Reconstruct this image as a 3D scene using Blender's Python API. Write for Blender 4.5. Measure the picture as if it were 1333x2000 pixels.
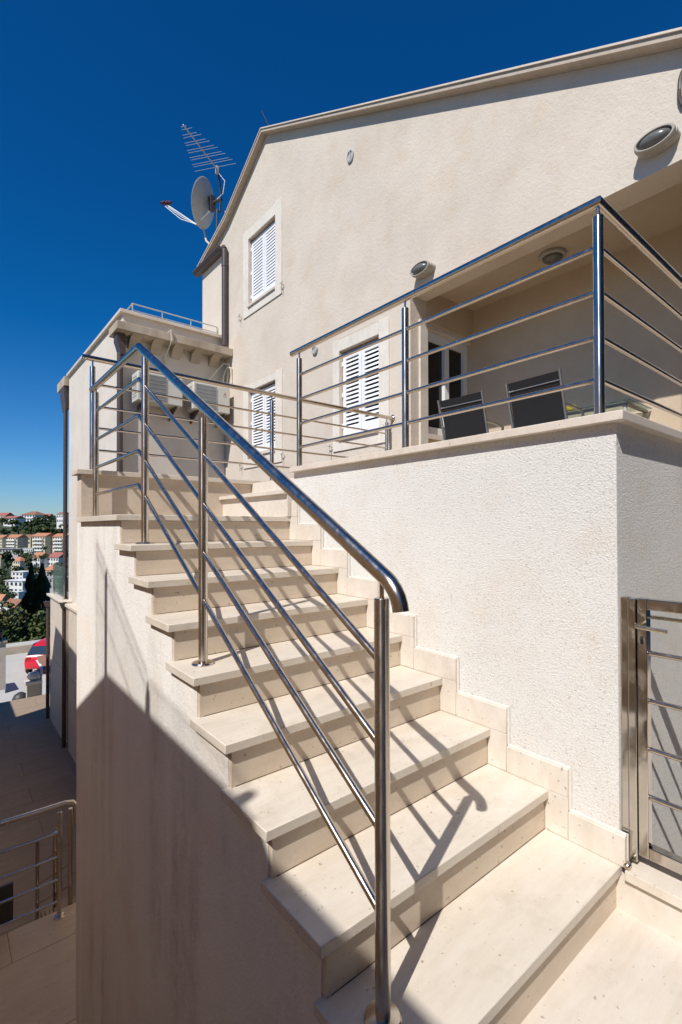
import bpy, bmesh, math, random
from mathutils import Vector, Matrix
random.seed(7)
R = math.radians

# ------------------------------------------------------------------ camera, sky, sun, exposure
for o in list(bpy.data.objects):
    bpy.data.objects.remove(o)
SC = bpy.context.scene
COL = SC.collection
F_PX, YAW, PITCH, ROLL, CY = 949.418, R(39.4373), R(.5583), R(-.128), 1020.587
fw = Vector((math.sin(YAW)*math.cos(PITCH), math.cos(YAW)*math.cos(PITCH), math.sin(PITCH)))
rt0 = Vector((math.cos(YAW), -math.sin(YAW), 0)); up0 = rt0.cross(fw)
rt = rt0*math.cos(ROLL) + up0*math.sin(ROLL); up = -rt0*math.sin(ROLL) + up0*math.cos(ROLL)
cd = bpy.data.cameras.new('camera'); cam = bpy.data.objects.new('camera', cd); COL.objects.link(cam)
cam.matrix_world = Matrix(((rt.x, up.x, -fw.x, 0), (rt.y, up.y, -fw.y, 0), (rt.z, up.z, -fw.z, 0), (0, 0, 0, 1)))
cd.sensor_fit = 'HORIZONTAL'; cd.sensor_width = 36; cd.lens = F_PX/1333*36
cd.shift_y = (CY-1000)/1333; cd.clip_start = .05; cd.clip_end = 6000
SC.camera = cam
TO_SUN = Vector((-1, -.38, 1.19)).normalized()
w = bpy.data.worlds.new('World'); SC.world = w; w.use_nodes = True
nt = w.node_tree; nt.nodes.clear()
sky = nt.nodes.new('ShaderNodeTexSky'); sky.sky_type = 'NISHITA'; sky.sun_disc = False
sky.sun_elevation = math.asin(TO_SUN.z); sky.sun_rotation = math.atan2(TO_SUN.x, TO_SUN.y) % (2*math.pi)
sky.altitude = 60; sky.air_density = 1.0; sky.dust_density = 0.1; sky.ozone_density = 3.5
hs = nt.nodes.new('ShaderNodeHueSaturation'); hs.inputs['Saturation'].default_value = 1.2; hs.inputs['Value'].default_value = 1.0
bg = nt.nodes.new('ShaderNodeBackground'); bg.inputs['Strength'].default_value = .108
wo = nt.nodes.new('ShaderNodeOutputWorld')
nt.links.new(sky.outputs[0], hs.inputs['Color']); tn = nt.nodes.new('ShaderNodeMixRGB'); tn.blend_type = 'MULTIPLY'; tn.inputs[0].default_value = 1; 
tcw = nt.nodes.new('ShaderNodeTexCoord'); sxw = nt.nodes.new('ShaderNodeSeparateXYZ'); nt.links.new(tcw.outputs['Generated'], sxw.inputs[0])
rw = nt.nodes.new('ShaderNodeValToRGB'); ew = rw.color_ramp.elements
ew[0].position = 0.0; ew[0].color = (.56, .69, .95, 1); ew[1].position = .66; ew[1].color = (.045, .56, .88, 1)
e3 = ew.new(.12); e3.color = (.40, .73, 1.02, 1); e4 = ew.new(.35); e4.color = (.05, .60, .93, 1)
nt.links.new(sxw.outputs['Z'], rw.inputs[0]); nt.links.new(rw.outputs[0], tn.inputs[2])
nt.links.new(hs.outputs[0], tn.inputs[1]); nt.links.new(tn.outputs[0], bg.inputs['Color']); nt.links.new(bg.outputs[0], wo.inputs['Surface'])
sd = bpy.data.lights.new('sun', 'SUN'); sd.energy = 5.0; sd.angle = R(.53); sd.color = (1, .975, .93)
sun = bpy.data.objects.new('sun', sd); COL.objects.link(sun)
sun.rotation_euler = TO_SUN.to_track_quat('Z', 'Y').to_euler()
SC.view_settings.view_transform = 'Standard'; SC.view_settings.look = 'None'
SC.view_settings.gamma = 1; SC.view_settings.use_curve_mapping = False
SC.view_settings.exposure = 0.0
SC.cycles.use_denoising = True
SC.cycles.max_bounces = 8; SC.cycles.caustics_reflective = True
SC.cycles.sample_clamp_indirect = 4; SC.cycles.sample_clamp_direct = 5

def spot(x, y, D):
    """world point seen at photo pixel (x, y) at depth D"""
    return (rt*(x-666.5)/F_PX + up*(CY-y)/F_PX + fw)*D

# ------------------------------------------------------------------ materials
MATS = {}
def nodes(name):
    m = bpy.data.materials.new(name); m.use_nodes = True; MATS[name] = m
    n = m.node_tree.nodes; return m, n, m.node_tree.links, n['Principled BSDF']
def noise(n, l, scale, detail=5, rough=.6, stretch=(1, 1, 1), seed=0):
    tc = n.new('ShaderNodeTexCoord'); mp = n.new('ShaderNodeMapping'); mp.inputs['Scale'].default_value = stretch
    mp.inputs['Location'].default_value = (seed, seed*1.7, seed*.3)
    t = n.new('ShaderNodeTexNoise'); t.inputs['Scale'].default_value = scale; t.inputs['Detail'].default_value = detail
    t.inputs['Roughness'].default_value = rough
    l.new(tc.outputs['Object'], mp.inputs[0]); l.new(mp.outputs[0], t.inputs['Vector']); return t
def ramp(n, l, src, stops):
    r = n.new('ShaderNodeValToRGB'); e = r.color_ramp.elements
    while len(e) < len(stops): e.new(.5)
    for el, (p, c) in zip(e, stops): el.position = p; el.color = (*c, 1) if len(c) == 3 else c
    l.new(src, r.inputs[0]); return r
def mixc(n, l, fac, a, b, mode='MIX'):
    x = n.new('ShaderNodeMixRGB'); x.blend_type = mode
    for s, v in ((0, fac), (1, a), (2, b)):
        if hasattr(v, 'links'): l.new(v, x.inputs[s])
        elif isinstance(v, (int, float)): x.inputs[s].default_value = v
        else: x.inputs[s].default_value = (*v, 1)
    return x.outputs[0]
def bump(n, l, src, strength, dist, prev=None):
    b = n.new('ShaderNodeBump'); b.inputs['Strength'].default_value = strength; b.inputs['Distance'].default_value = dist
    l.new(src, b.inputs['Height'])
    if prev is not None: l.new(prev, b.inputs['Normal'])
    return b.outputs[0]

def stucco(name, col, grain=160, depth=.004, var=.06, streak=0, streak_col=(.36, .25, .16), speck_shade=0, midf=.35):
    m, n, l, p = nodes(name)
    big = noise(n, l, 1.3, 6, .6); c2 = [min(1, v*(1+var)) for v in col]; c1 = [v*(1-var) for v in col]
    c = ramp(n, l, big.outputs[0], [(.3, c1), (.7, c2)]).outputs[0]
    pt = noise(n, l, 2.6, 8, .65, seed=21)
    c = mixc(n, l, .45, c, ramp(n, l, pt.outputs[0], [(.50, (1, 1, 1)), (.72, (.93, .80, .68))]).outputs[0], 'MULTIPLY')
    fine = noise(n, l, grain, 3, .7)
    c = mixc(n, l, .5, c, ramp(n, l, fine.outputs[0], [(.3, (.86, .85, .84)), (.6, (1, 1, 1))]).outputs[0], 'MULTIPLY')
    if streak:
        s1 = noise(n, l, 5.5, 3, .5, (1, 1, .05), 3); s2 = noise(n, l, 16, 9, .75, (1, 1, .6), 9)
        f = ramp(n, l, s1.outputs[0], [(.44, (0, 0, 0)), (.66, (1, 1, 1))]).outputs[0]
        f2 = ramp(n, l, s2.outputs[0], [(.40, (.25, .25, .25)), (.62, (1, 1, 1))]).outputs[0]
        s3 = noise(n, l, 1.6, 4, .6, (1, 1, .6), 14)
        f = mixc(n, l, 1.0, f, ramp(n, l, s3.outputs[0], [(.40, (.12, .12, .12)), (.62, (1, 1, 1))]).outputs[0], 'MULTIPLY')
        f3 = mixc(n, l, 1.0, f, f2, 'MULTIPLY')
        tc = n.new('ShaderNodeTexCoord'); sx = n.new('ShaderNodeSeparateXYZ'); l.new(tc.outputs['Object'], sx.inputs[0])
        mr = n.new('ShaderNodeMapRange'); mr.inputs[1].default_value = -.6; mr.inputs[2].default_value = -3.2
        mr.inputs[3].default_value = .35; mr.inputs[4].default_value = 1.0; l.new(sx.outputs['Z'], mr.inputs[0])
        f4 = mixc(n, l, 1.0, f3, mr.outputs[0], 'MULTIPLY')
        f5 = mixc(n, l, 1.0, f4, (streak,)*3, 'MULTIPLY')
        c = mixc(n, l, f5, c, streak_col)
    if speck_shade:  # dark specks in the colour stand in for grain shade under raking sun
        v = noise(n, l, speck_shade, 3, .6, (1, .6, 1.6), seed=5)
        c = mixc(n, l, .8, c, ramp(n, l, v.outputs[0], [(.29, (.42, .40, .37)), (.38, (1, 1, 1))]).outputs[0], 'MULTIPLY')
        v2 = noise(n, l, speck_shade*.55, 4, .7, seed=15)
        c = mixc(n, l, .5, c, ramp(n, l, v2.outputs[0], [(.33, (.50, .48, .45)), (.42, (1, 1, 1))]).outputs[0], 'MULTIPLY')
    l.new(c, p.inputs['Base Color']); p.inputs['Roughness'].default_value = .95
    p.inputs['Specular IOR Level'].default_value = .15
    mid = noise(n, l, grain*midf, 5, .65, seed=2)
    b1 = bump(n, l, mid.outputs[0], .8, depth*1.6); b2 = bump(n, l, fine.outputs[0], .8, depth*.8, b1)
    l.new(b2, p.inputs['Normal']); return m
def stone(name, col, rough=.5, joint=None, dirt=.5, bumpd=.0006):
    m, n, l, p = nodes(name)
    a = noise(n, l, 2.2, 8, .6); b = noise(n, l, 6, 9, .75, (.45, 2.2, 1)); d = noise(n, l, 5, 9, .72, seed=7)
    c = ramp(n, l, a.outputs[0], [(.25, [v*.92 for v in col]), (.75, [min(1, v*1.06) for v in col])]).outputs[0]
    c = mixc(n, l, .55, c, ramp(n, l, b.outputs[0], [(.38, (.84, .79, .73)), (.60, (1, 1, 1))]).outputs[0], 'MULTIPLY')
    dd = mixc(n, l, 1, ramp(n, l, d.outputs[0], [(.54, (0, 0, 0)), (.74, (1, 1, 1))]).outputs[0], (dirt,)*3, 'MULTIPLY')
    c = mixc(n, l, dd, c, [v*.72 for v in (col[0], col[1]*.95, col[2]*.88)])
    sp = noise(n, l, 55, 3, .5, seed=11)
    c = mixc(n, l, .7, c, ramp(n, l, sp.outputs[0], [(.27, (.40, .32, .26)), (.33, (1, 1, 1))]).outputs[0], 'MULTIPLY')
    hb = noise(n, l, 90, 4, .6)
    if joint:
        tc = n.new('ShaderNodeTexCoord'); br = n.new('ShaderNodeTexBrick')
        mp = n.new('ShaderNodeMapping'); mp.inputs['Rotation'].default_value = joint.get('rot', (0, 0, 0)); mp.inputs['Location'].default_value = joint.get('loc', (0, 0, 0))
        l.new(tc.outputs['Object'], mp.inputs[0]); l.new(mp.outputs[0], br.inputs['Vector'])
        br.inputs['Scale'].default_value = 1; br.inputs['Brick Width'].default_value = joint['w']; br.inputs['Row Height'].default_value = joint['h']
        br.inputs['Mortar Size'].default_value = joint.get('m', .004); br.inputs['Mortar Smooth'].default_value = 0
        br.inputs['Color1'].default_value = (1, 1, 1, 1); br.inputs['Color2'].default_value = (.93, .92, .9, 1); br.inputs['Mortar'].default_value = (.5, .45, .4, 1)
        c = mixc(n, l, 1, c, br.outputs['Color'], 'MULTIPLY')
        inv = n.new('ShaderNodeMath'); inv.operation = 'MULTIPLY_ADD'; inv.inputs[1].default_value = -1; inv.inputs[2].default_value = 1
        l.new(br.outputs['Fac'], inv.inputs[0]); b0 = bump(n, l, inv.outputs[0], .6, .004)
    else: b0 = None
    l.new(c, p.inputs['Base Color']); p.inputs['Roughness'].default_value = rough
    p.inputs['Specular IOR Level'].default_value = .35
    l.new(bump(n, l, hb.outputs[0], .5, bumpd, b0), p.inputs['Normal']); return m
def plain(name, col, rough=.5, metal=0, var=.08, scale=6, spec=.5, bumpd=0):
    m, n, l, p = nodes(name)
    a = noise(n, l, scale, 5, .6)
    c = ramp(n, l, a.outputs[0], [(.3, [v*(1-var) for v in col]), (.7, [min(1, v*(1+var)) for v in col])]).outputs[0]
    l.new(c, p.inputs['Base Color']); p.inputs['Roughness'].default_value = rough; p.inputs['Metallic'].default_value = metal
    p.inputs['Specular IOR Level'].default_value = spec
    if bumpd: l.new(bump(n, l, noise(n, l, scale*8, 4).outputs[0], .5, bumpd), p.inputs['Normal'])
    return m
def steel(name, col=(.56, .56, .56), rough=.14, wav=0):
    m, n, l, p = nodes(name)
    a = noise(n, l, 30, 4, .6, (1, 1, .2))
    r = ramp(n, l, a.outputs[0], [(.3, (rough*.7,)*3), (.7, (rough*1.4,)*3)])
    l.new(r.outputs[0], p.inputs['Roughness']); p.inputs['Metallic'].default_value = 1
    p.inputs['Base Color'].default_value = (*col, 1)
    if wav: l.new(bump(n, l, noise(n, l, 9, 2, .5, (1, 1, .6)).outputs[0], .35, wav), p.inputs['Normal'])
    return m
def leafmat(name, dark, light, scale=.8):
    m, n, l, p = nodes(name)
    a = noise(n, l, scale, 3, .6); g = n.new('ShaderNodeNewGeometry')
    c = ramp(n, l, a.outputs[0], [(.35, dark), (.65, light)]).outputs[0]
    c = mixc(n, l, .5, c, ramp(n, l, g.outputs['Random Per Island'], [(0, (.55, .6, .5)), (1, (1.3, 1.25, 1))]).outputs[0], 'MULTIPLY')
    l.new(c, p.inputs['Base Color']); p.inputs['Roughness'].default_value = .6; p.inputs['Specular IOR Level'].default_value = .25
    return m

STUCCO_HOUSE = stucco('house_stucco', (.66, .575, .48), 75, .0045, .07)
STUCCO_BRIGHT = stucco('terrace_stucco', (.83, .80, .75), 190, .0052, .05, speck_shade=140, midf=.6)
STUCCO_SIDE = stucco('stair_side_stucco', (.84, .80, .74), 90, .003, .04, streak=.95, streak_col=(.33, .255, .19))
STUCCO_ANNEX = stucco('annex_stucco', (.68, .61, .53), 80, .0015, .06, streak=.25, streak_col=(.4, .28, .17))
TREAD = stone('limestone_tread', (.70, .625, .53), .42, dirt=.7)
RISER = stone('limestone_riser', (.66, .555, .44), .55, dirt=.6)
SKIRT = stone('limestone_skirting', (.69, .625, .545), .5, dirt=.3)
COPING = stone('limestone_coping', (.70, .615, .52), .5, dirt=.4)
PAVE = stone('limestone_paving', (.67, .60, .52), .5, dict(w=3.3, h=2.9, loc=(.9, .35, 0)), .6)
COURT = stone('courtyard_paving', (.36, .27, .19), .9, dict(w=1.6, h=.62, m=.004, loc=(.3, .2, 0)), .5)
CLAD = stone('stone_cladding', (.66, .58, .50), .6, dict(w=2.2, h=.36, m=.008, rot=(R(90), 0, R(90))), .4)
SURR = stone('window_surround_stone', (.76, .70, .61), .6, dirt=.2)
MORTAR = plain('white_grout', (.66, .62, .56), .8, var=.05, scale=40, bumpd=.001)
STEEL = steel('polished_steel', (.60, .53, .45), .20)
STEEL_POST = steel('turned_steel', (.58, .52, .45), .23)
_n = STEEL_POST.node_tree; _p = _n.nodes['Principled BSDF']; _t = _n.nodes.new('ShaderNodeTangent'); _t.direction_type = 'RADIAL'; _t.axis = 'Z'
_n.links.new(_t.outputs[0], _p.inputs['Tangent']); _p.inputs['Anisotropic'].default_value = .85; _p.inputs['Anisotropic Rotation'].default_value = .25
STEEL_FLAT = steel('polished_sheet_steel', (.58, .55, .51), .12, .012)
BRASS = steel('worn_brass_steel', (.62, .56, .42), .25)
WHITE = plain('white_lacquer', (.82, .82, .82), .35, var=.03)
PVC = plain('white_window_frame', (.78, .78, .76), .3, var=.02)
BROWN = plain('brown_metal', (.075, .055, .048), .45, var=.15, scale=20)
IRON = plain('dark_iron', (.05, .045, .04), .5)
GREY = plain('grey_painted_metal', (.42, .42, .40), .5)
LAMPBODY = plain('lamp_body', (.38, .35, .30), .5, var=.1, scale=40)
CONC = stucco('weathered_concrete', (.46, .38, .29), 60, .002, .2)
ROOFEDGE = stone('roof_edge_stone', (.50, .42, .34), .7)
def glassy(name, col, rough=.05, alpha=None):
    m, n, l, p = nodes(name); p.inputs['Base Color'].default_value = (*col, 1); p.inputs['Roughness'].default_value = rough
    if alpha is not None:
        p.inputs['Transmission Weight'].default_value = alpha; p.inputs['IOR'].default_value = 1.45
    return m
DARKGLASS = glassy('dark_window_glass', (.012, .013, .013), .06)
FROST = plain('frosted_lamp_glass', (.13, .13, .12), .25, var=.1, scale=30)
GLASS = glassy('green_tinted_glass', (.72, .86, .80), .02, .95)

# ------------------------------------------------------------------ mesh helpers
class MB:
    def __init__(s): s.bm = bmesh.new()
    def face(s, pts):
        try: return s.bm.faces.new([s.bm.verts.new(p) for p in pts])
        except ValueError: return None
    def box(s, x0, x1, y0, y1, z0, z1, mat=None):
        c = [Vector((x, y, z)) for x in (x0, x1) for y in (y0, y1) for z in (z0, z1)]
        if mat is not None: c = [mat @ v for v in c]
        v = [s.bm.verts.new(p) for p in c]
        for f in ((0, 1, 3, 2), (4, 6, 7, 5), (0, 4, 5, 1), (2, 3, 7, 6), (0, 2, 6, 4), (1, 5, 7, 3)):
            s.bm.faces.new([v[i] for i in f])
        return s
    def prism(s, pts, vec):
        """closed polygon (list of 3-D points) swept along vec"""
        vec = Vector(vec); a = [s.bm.verts.new(p) for p in pts]; b = [s.bm.verts.new(Vector(p)+vec) for p in pts]
        n = len(pts); s.bm.faces.new(a); s.bm.faces.new(b[::-1])
        for i in range(n): s.bm.faces.new([a[i], b[i], b[(i+1) % n], a[(i+1) % n]])
        return s
    def tube(s, pts, r, seg=14, cap=True, r2=None):
        pts = [Vector(p) for p in pts]; rings = []
        prev = None
        for i, p in enumerate(pts):
            if i == 0: t = (pts[1]-p).normalized(); k = 1
            elif i == len(pts)-1: t = (p-pts[i-1]).normalized(); k = 1
            else:
                a = (p-pts[i-1]).normalized(); b = (pts[i+1]-p).normalized(); t = (a+b)
                t = t.normalized() if t.length > 1e-6 else a; k = 1/max(.35, t.dot(a))
            if prev is None:
                u = t.orthogonal().normalized()
            else:
                u = prev - t*prev.dot(t)
                u = u.normalized() if u.length > 1e-6 else t.orthogonal().normalized()
            prev = u; v = t.cross(u)
            rr = r if r2 is None else r+(r2-r)*i/(len(pts)-1)
            # mitre: stretch ring in the bend plane
            if k > 1.0001:
                m = (pts[i+1]-p).normalized() - (p-pts[i-1]).normalized(); m = (m - t*m.dot(t)).normalized()
            ring = []
            for j in range(seg):
                th = 2*math.pi*j/seg; q = (u*math.cos(th)+v*math.sin(th))*rr
                if k > 1.0001: q = q + m*(q.dot(m))*(k-1)
                ring.append(s.bm.verts.new(p+q))
            rings.append(ring)
        for a, b in zip(rings, rings[1:]):
            for j in range(seg):
                f = s.bm.faces.new([a[j], a[(j+1) % seg], b[(j+1) % seg], b[j]]); f.smooth = True
        if cap:
            s.bm.faces.new(rings[0][::-1]); s.bm.faces.new(rings[-1])
        return s
    def lathe(s, prof, origin, axis=(0, 0, 1), seg=24, sx=1, sy=1, cap=True):
        """profile [(radius, height)] turned about axis; sx, sy squash the round"""
        ax = Vector(axis).normalized()
        u = Vector((0, 0, 1)).cross(ax); u = u.normalized() if u.length > 1e-4 else Vector((1, 0, 0)); v = ax.cross(u)
        o = Vector(origin); rings = []
        for r, h in prof:
            rings.append([s.bm.verts.new(o+ax*h+(u*math.cos(2*math.pi*j/seg)*sx+v*math.sin(2*math.pi*j/seg)*sy)*r) for j in range(seg)])
        for a, b in zip(rings, rings[1:]):
            for j in range(seg):
                f = s.bm.faces.new([a[j], a[(j+1) % seg], b[(j+1) % seg], b[j]]); f.smooth = True
        if cap:
            if prof[0][0] > 1e-5: s.bm.faces.new(rings[0][::-1])
            if prof[-1][0] > 1e-5: s.bm.faces.new(rings[-1])
        return s
    def build(s, name, mat, parent=None, bevel=0, loc=None):
        bmesh.ops.remove_doubles(s.bm, verts=s.bm.verts, dist=1e-5)
        bmesh.ops.recalc_face_normals(s.bm, faces=s.bm.faces)
        me = bpy.data.meshes.new(name); s.bm.to_mesh(me); s.bm.free()
        me.set_sharp_from_angle(angle=R(38))
        o = bpy.data.objects.new(name, me); COL.objects.link(o); me.materials.append(mat)
        if parent is not None:
            o.parent = parent
            o.matrix_parent_inverse = Matrix.Translation(parent_world(parent)).inverted()
        if loc is not None: o.location = loc; WPOS[o.name] = Vector(loc)
        elif parent is not None: WPOS[o.name] = Vector((0, 0, 0))
        if bevel:
            b = o.modifiers.new('bevel', 'BEVEL'); b.width = bevel; b.segments = 2; b.limit_method = 'ANGLE'; b.angle_limit = R(40)
        return o
WPOS = {}
def parent_world(p):
    return WPOS.get(p.name, Vector(p.location))
def thing(name, label, cat, loc=(0, 0, 0), group=None):
    o = bpy.data.objects.new(name, None); COL.objects.link(o); o.location = loc; o.empty_display_size = .1
    return tag(o, label, cat, group)
def tag(o, label, cat, group=None):
    o['label'] = label; o['category'] = cat
    if group: o['group'] = group
    return o
def structure(o, kind='structure'):
    o['kind'] = kind; return o

# ------------------------------------------------------------------ the stair
Z0, RISE, RUN, Y0 = -1.2823, .17, .2801, .757
def tz(k): return Z0+RISE*k
def ny(k): return Y0+RUN*k
XL, XR = .78, 2.0
NOSE = .036; LAND_Y = 4.06
stair = thing('staircase', 'cream limestone staircase climbing beside the white terrace wall, with stained stucco side', 'staircase', (1.4, .8, -1.47))
# stepped stucco core
prof = [(.812, -4.2)]
prof = [(.811, .3+0*0, 0)]
pts = [(ny(0)+.055, -6)]
pts = []
y = .30
pts.append((y, -5.0)); pts.append((y, Z0-RISE-.02)); pts.append((ny(0)+.039, Z0-RISE-.02))
for k in range(0, 9):
    pts.append((ny(k)+.039, tz(k)-NOSE))
    if k < 8: pts.append((ny(k+1)+.039, tz(k)-NOSE))
pts.append((4.20, tz(8)-NOSE)); pts.append((4.20, -5.0))
MB().prism([(.811, a, b) for a, b in pts], (1.195, 0, 0)).build('side_wall', STUCCO_SIDE, stair)
for k in range(0, 8):
    m = MB().box(XL, XR, ny(k), ny(k+1)+.037, tz(k)-NOSE+.001, tz(k)); o = m.build('tread', TREAD, stair, bevel=.003)
for k in range(0, 9):
    MB().box(.814, XR, ny(k)+.018, ny(k)+.038, tz(k)-RISE+.001, tz(k)-NOSE-.001).build('riser', RISER, stair)
MB().box(XL, XR+.2, ny(8), LAND_Y, tz(8)-NOSE+.001, tz(8)).build('landing', TREAD, stair, bevel=.003)
JOINT = plain('grimy_joint', (.16, .11, .07), .9, var=.6, scale=30)
for k in range(1, 9):
    MB().box(.83, 1.984, ny(k)+.0165, ny(k)+.0185, tz(k-1)+.0002, tz(k-1)+.003).build('joint', JOINT, stair)
# side steps from the landing to the terrace
MB().box(1.955, 2.30, 2.992, LAND_Y-.002, tz(8)+.002, .245).build('riser', SKIRT, stair)
MB().box(1.92, 2.32, 2.992, LAND_Y-.002, .246, .277).build('tread', TREAD, stair, bevel=.003)
MB().box(2.25, 2.60, 2.994, LAND_Y-.002, .278, .412).build('riser', SKIRT, stair)
# skirting, stepped, and the line of white grout that runs along its top
sk = MB(); gr = MB()
for k in range(0, 9):
    y0 = ny(k)-.08 if k else .742; y1 = ny(k+1)-.08 if k < 8 else 2.99
    zt = tz(k)+.115; zb = (tz(k-1)+.003) if k else Z0-.0
    sk.box(1.985, 2.008, y0, y1-.0015, tz(k)+.001, zt)
    if k:
        sk.box(1.985, 2.008, y0, ny(k)+.017, tz(k-1)+.002, tz(k))
    g = .0065
    gr.tube([(2.004, y0-(g if k else 0), zt+g*.3), (2.004, y1-g*.5, zt+g*.3)], g, 8)
    if k: gr.tube([(2.004, y0-g*.4, tz(k-1)+.115+g*.3), (2.004, y0-g*.4, zt+g*.3)], g, 8)
sk.box(2.0085, 2.022, .7405, .7695, Z0+.001, tz(0)+.115)
sk.build('skirting', SKIRT, stair, bevel=.002)
gr.build('grout_line', MORTAR, stair)

# ------------------------------------------------------------------ stair railing
def flange(mb_parent, x, y, z, r=.05):
    return MB().lathe([(r, 0), (r, .003), (r*.9, .009), (r*.5, .012)], (x, y, z)).build('flange', STEEL, mb_parent)
def post(parent, x, y, z0, z1, zrail, r=.0205, fl=True):
    o = MB().lathe([(r, 0), (r, z1-z0-.002), (r-.002, z1-z0)], (0, 0, 0), seg=28).build('post', STEEL_POST, parent, loc=(x, y, z0))
    MB().tube([(x, y, z1-.002), (x, y, zrail)], .0065, 10).build('pin', STEEL, o)
    if fl: flange(o, x, y, z0+.0005)
    return o
RX = .895
def hz(y): return -.105+.584*(y-.951)
AY = 2.957; AZ = hz(AY)
sr = thing('stair_railing', 'polished steel railing with big handrail along the open left side of the staircase', 'railing', (RX, .93, Z0))
HR = .0215
low = [(RX, .902, hz(.902)), (RX, .886, hz(.886)-.003), (RX, .872, hz(.872)-.010), (RX, .861, hz(.861)-.021), (RX, .854, hz(.854)-.036), (RX, .851, hz(.851)-.050)]
pth = [(RX, 4.115, AZ), (RX, AY, AZ)] + [(RX, AY-.35*i, hz(AY-.35*i)) for i in range(1, 6)] + low
MB().tube(pth, HR, 28).build('handrail', STEEL, sr)
P = [(.92, Z0, -.186), (2.05, tz(4), .484), (2.846, tz(7), .972), (3.99, tz(8), 1.02)]
for y, z0, z1 in P: post(sr, RX, y, z0, z1, min(hz(y), AZ)-.01)
offP = (.235, .455, .677, .895); offA = (.19, .406, .614, .815); 
for a, b in zip(offP, offA):
    p0 = (RX, .92, hz(.92)-a); p1 = (RX, AY, AZ-b); p2 = (RX, 3.99, AZ-b)
    MB().tube([p0, p1, p2], .0112, 16).build('rail', STEEL, sr)

# ------------------------------------------------------------------ terrace block
TC = .440
terr = thing('terrace', 'raised terrace block with rough white stucco walls and stone coping right of the steps', 'terrace', (3.1, 1.9, -1.47))
MB().box(2.01, 4.195, .77, 2.988, -5, .402).build('wall', STUCCO_BRIGHT, terr)
L = [(1.97, .732), (1.97, 2.99), (2.26, 2.99), (2.26, 1.03), (4.19, 1.03), (4.19, .732)]
cp = MB(); cp.prism([(a, b, .403) for a, b in L], (0, 0, TC-.403)); cp.build('coping', COPING, terr, bevel=.003)
MB().box(2.262, 5.40, 1.032, 4.055, .38, .42).build('floor', stone('terrace_floor_tile', (.52, .42, .31), .6), terr)
tr = thing('terrace_railing', 'steel balustrade with four thin rails standing on the terrace coping around the corner', 'railing', (2.06, .83, TC))
HX, HY, HZ = 2.06, .852, 1.322
MB().tube([(HX, 3.09, HZ), (HX, HY, HZ), (4.16, HY, HZ)], .021, 24).build('handrail', STEEL, tr)
for y in (.852, 1.918, 2.991): post(tr, HX, y, TC, 1.262, HZ-.01)
for x in (4.13,): post(tr, x, HY, TC, 1.262, HZ-.01)
for z in (1.138, .956, .772, .597):
    MB().tube([(HX, 2.991, z), (HX, HY, z), (4.16, HY, z)], .0112, 14).build('rail', STEEL, tr)

# ------------------------------------------------------------------ parapet behind the landing and its railing
par = thing('parapet', 'low stucco parapet with stone coping closing the top landing of the steps', 'parapet', (.8, 4.13, tz(8)))
MB().box(.811, 4.195, 4.062, 4.199, tz(8)-NOSE, .402).build('wall', RISER, par)
MB().box(.775, 4.195, 4.03, 4.225, .403, TC).build('coping', COPING, par, bevel=.003)
pr_ = thing('parapet_railing', 'steel railing on the parapet behind the landing, ending in a round wall flange', 'railing', (.9, 4.12, TC))
MB().tube([(.828, 4.12, 1.312), (4.17, 4.12, 1.312)], .021, 24).build('handrail', STEEL, pr_)
MB().lathe([(.045, 0), (.045, .004), (.03, .012), (.022, .02)], (4.199, 4.12, 1.312), (-1, 0, 0)).build('wall_flange', STEEL, pr_)
for x in (.90, 2.51, 4.10): post(pr_, x, 4.12, TC, 1.25, 1.30, fl=False)
for z in (1.115, .943, .775, .603):
    MB().tube([(.90, 4.12, z), (4.10, 4.12, z)], .0095, 12).build('rail', STEEL, pr_)

# ------------------------------------------------------------------ house
HXW = 4.2
house = thing('house', 'large cream stucco gabled house with white shuttered windows and a recessed balcony', 'house', (4.2, 5, -1.47))
PK = (7.054, 6.60); EL = (9.655, 5.36)
def top(y):
    if y <= PK[0]: return PK[1]-.5195*(PK[0]-y)
    # short steep side, broken at 8.4
    if y <= 8.40: return PK[1]-(y-PK[0])*(PK[1]-5.80)/(8.40-PK[0])
    return 5.80-(y-8.40)*(5.80-EL[1])/(EL[0]-8.40)
holes = [(1.03, 3.83, -9, 2.706), (4.34, 5.12, 1.22, 2.40), (6.76, 7.66, 1.28, 2.41), (6.76, 7.66, 3.93, 5.11)]
ys = sorted({.55, PK[0], 8.40, EL[0]} | {h[0] for h in holes} | {h[1] for h in holes})
hw = MB()
for a, b in zip(ys, ys[1:]):
    hs_ = sorted([h for h in holes if h[0] <= a+1e-6 and h[1] >= b-1e-6], key=lambda h: h[2])
    z = -5.0
    for h in hs_:
        if h[2] > z: hw.prism([(HXW, a, z), (HXW, b, z), (HXW, b, h[2]), (HXW, a, h[2])], (.28, 0, 0))
        z = h[3]
    hw.prism([(HXW, a, z), (HXW, b, z), (HXW, b, top(b)), (HXW, a, top(a))], (.28, 0, 0))
hw.build('wall', STUCCO_HOUSE, house)
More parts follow.
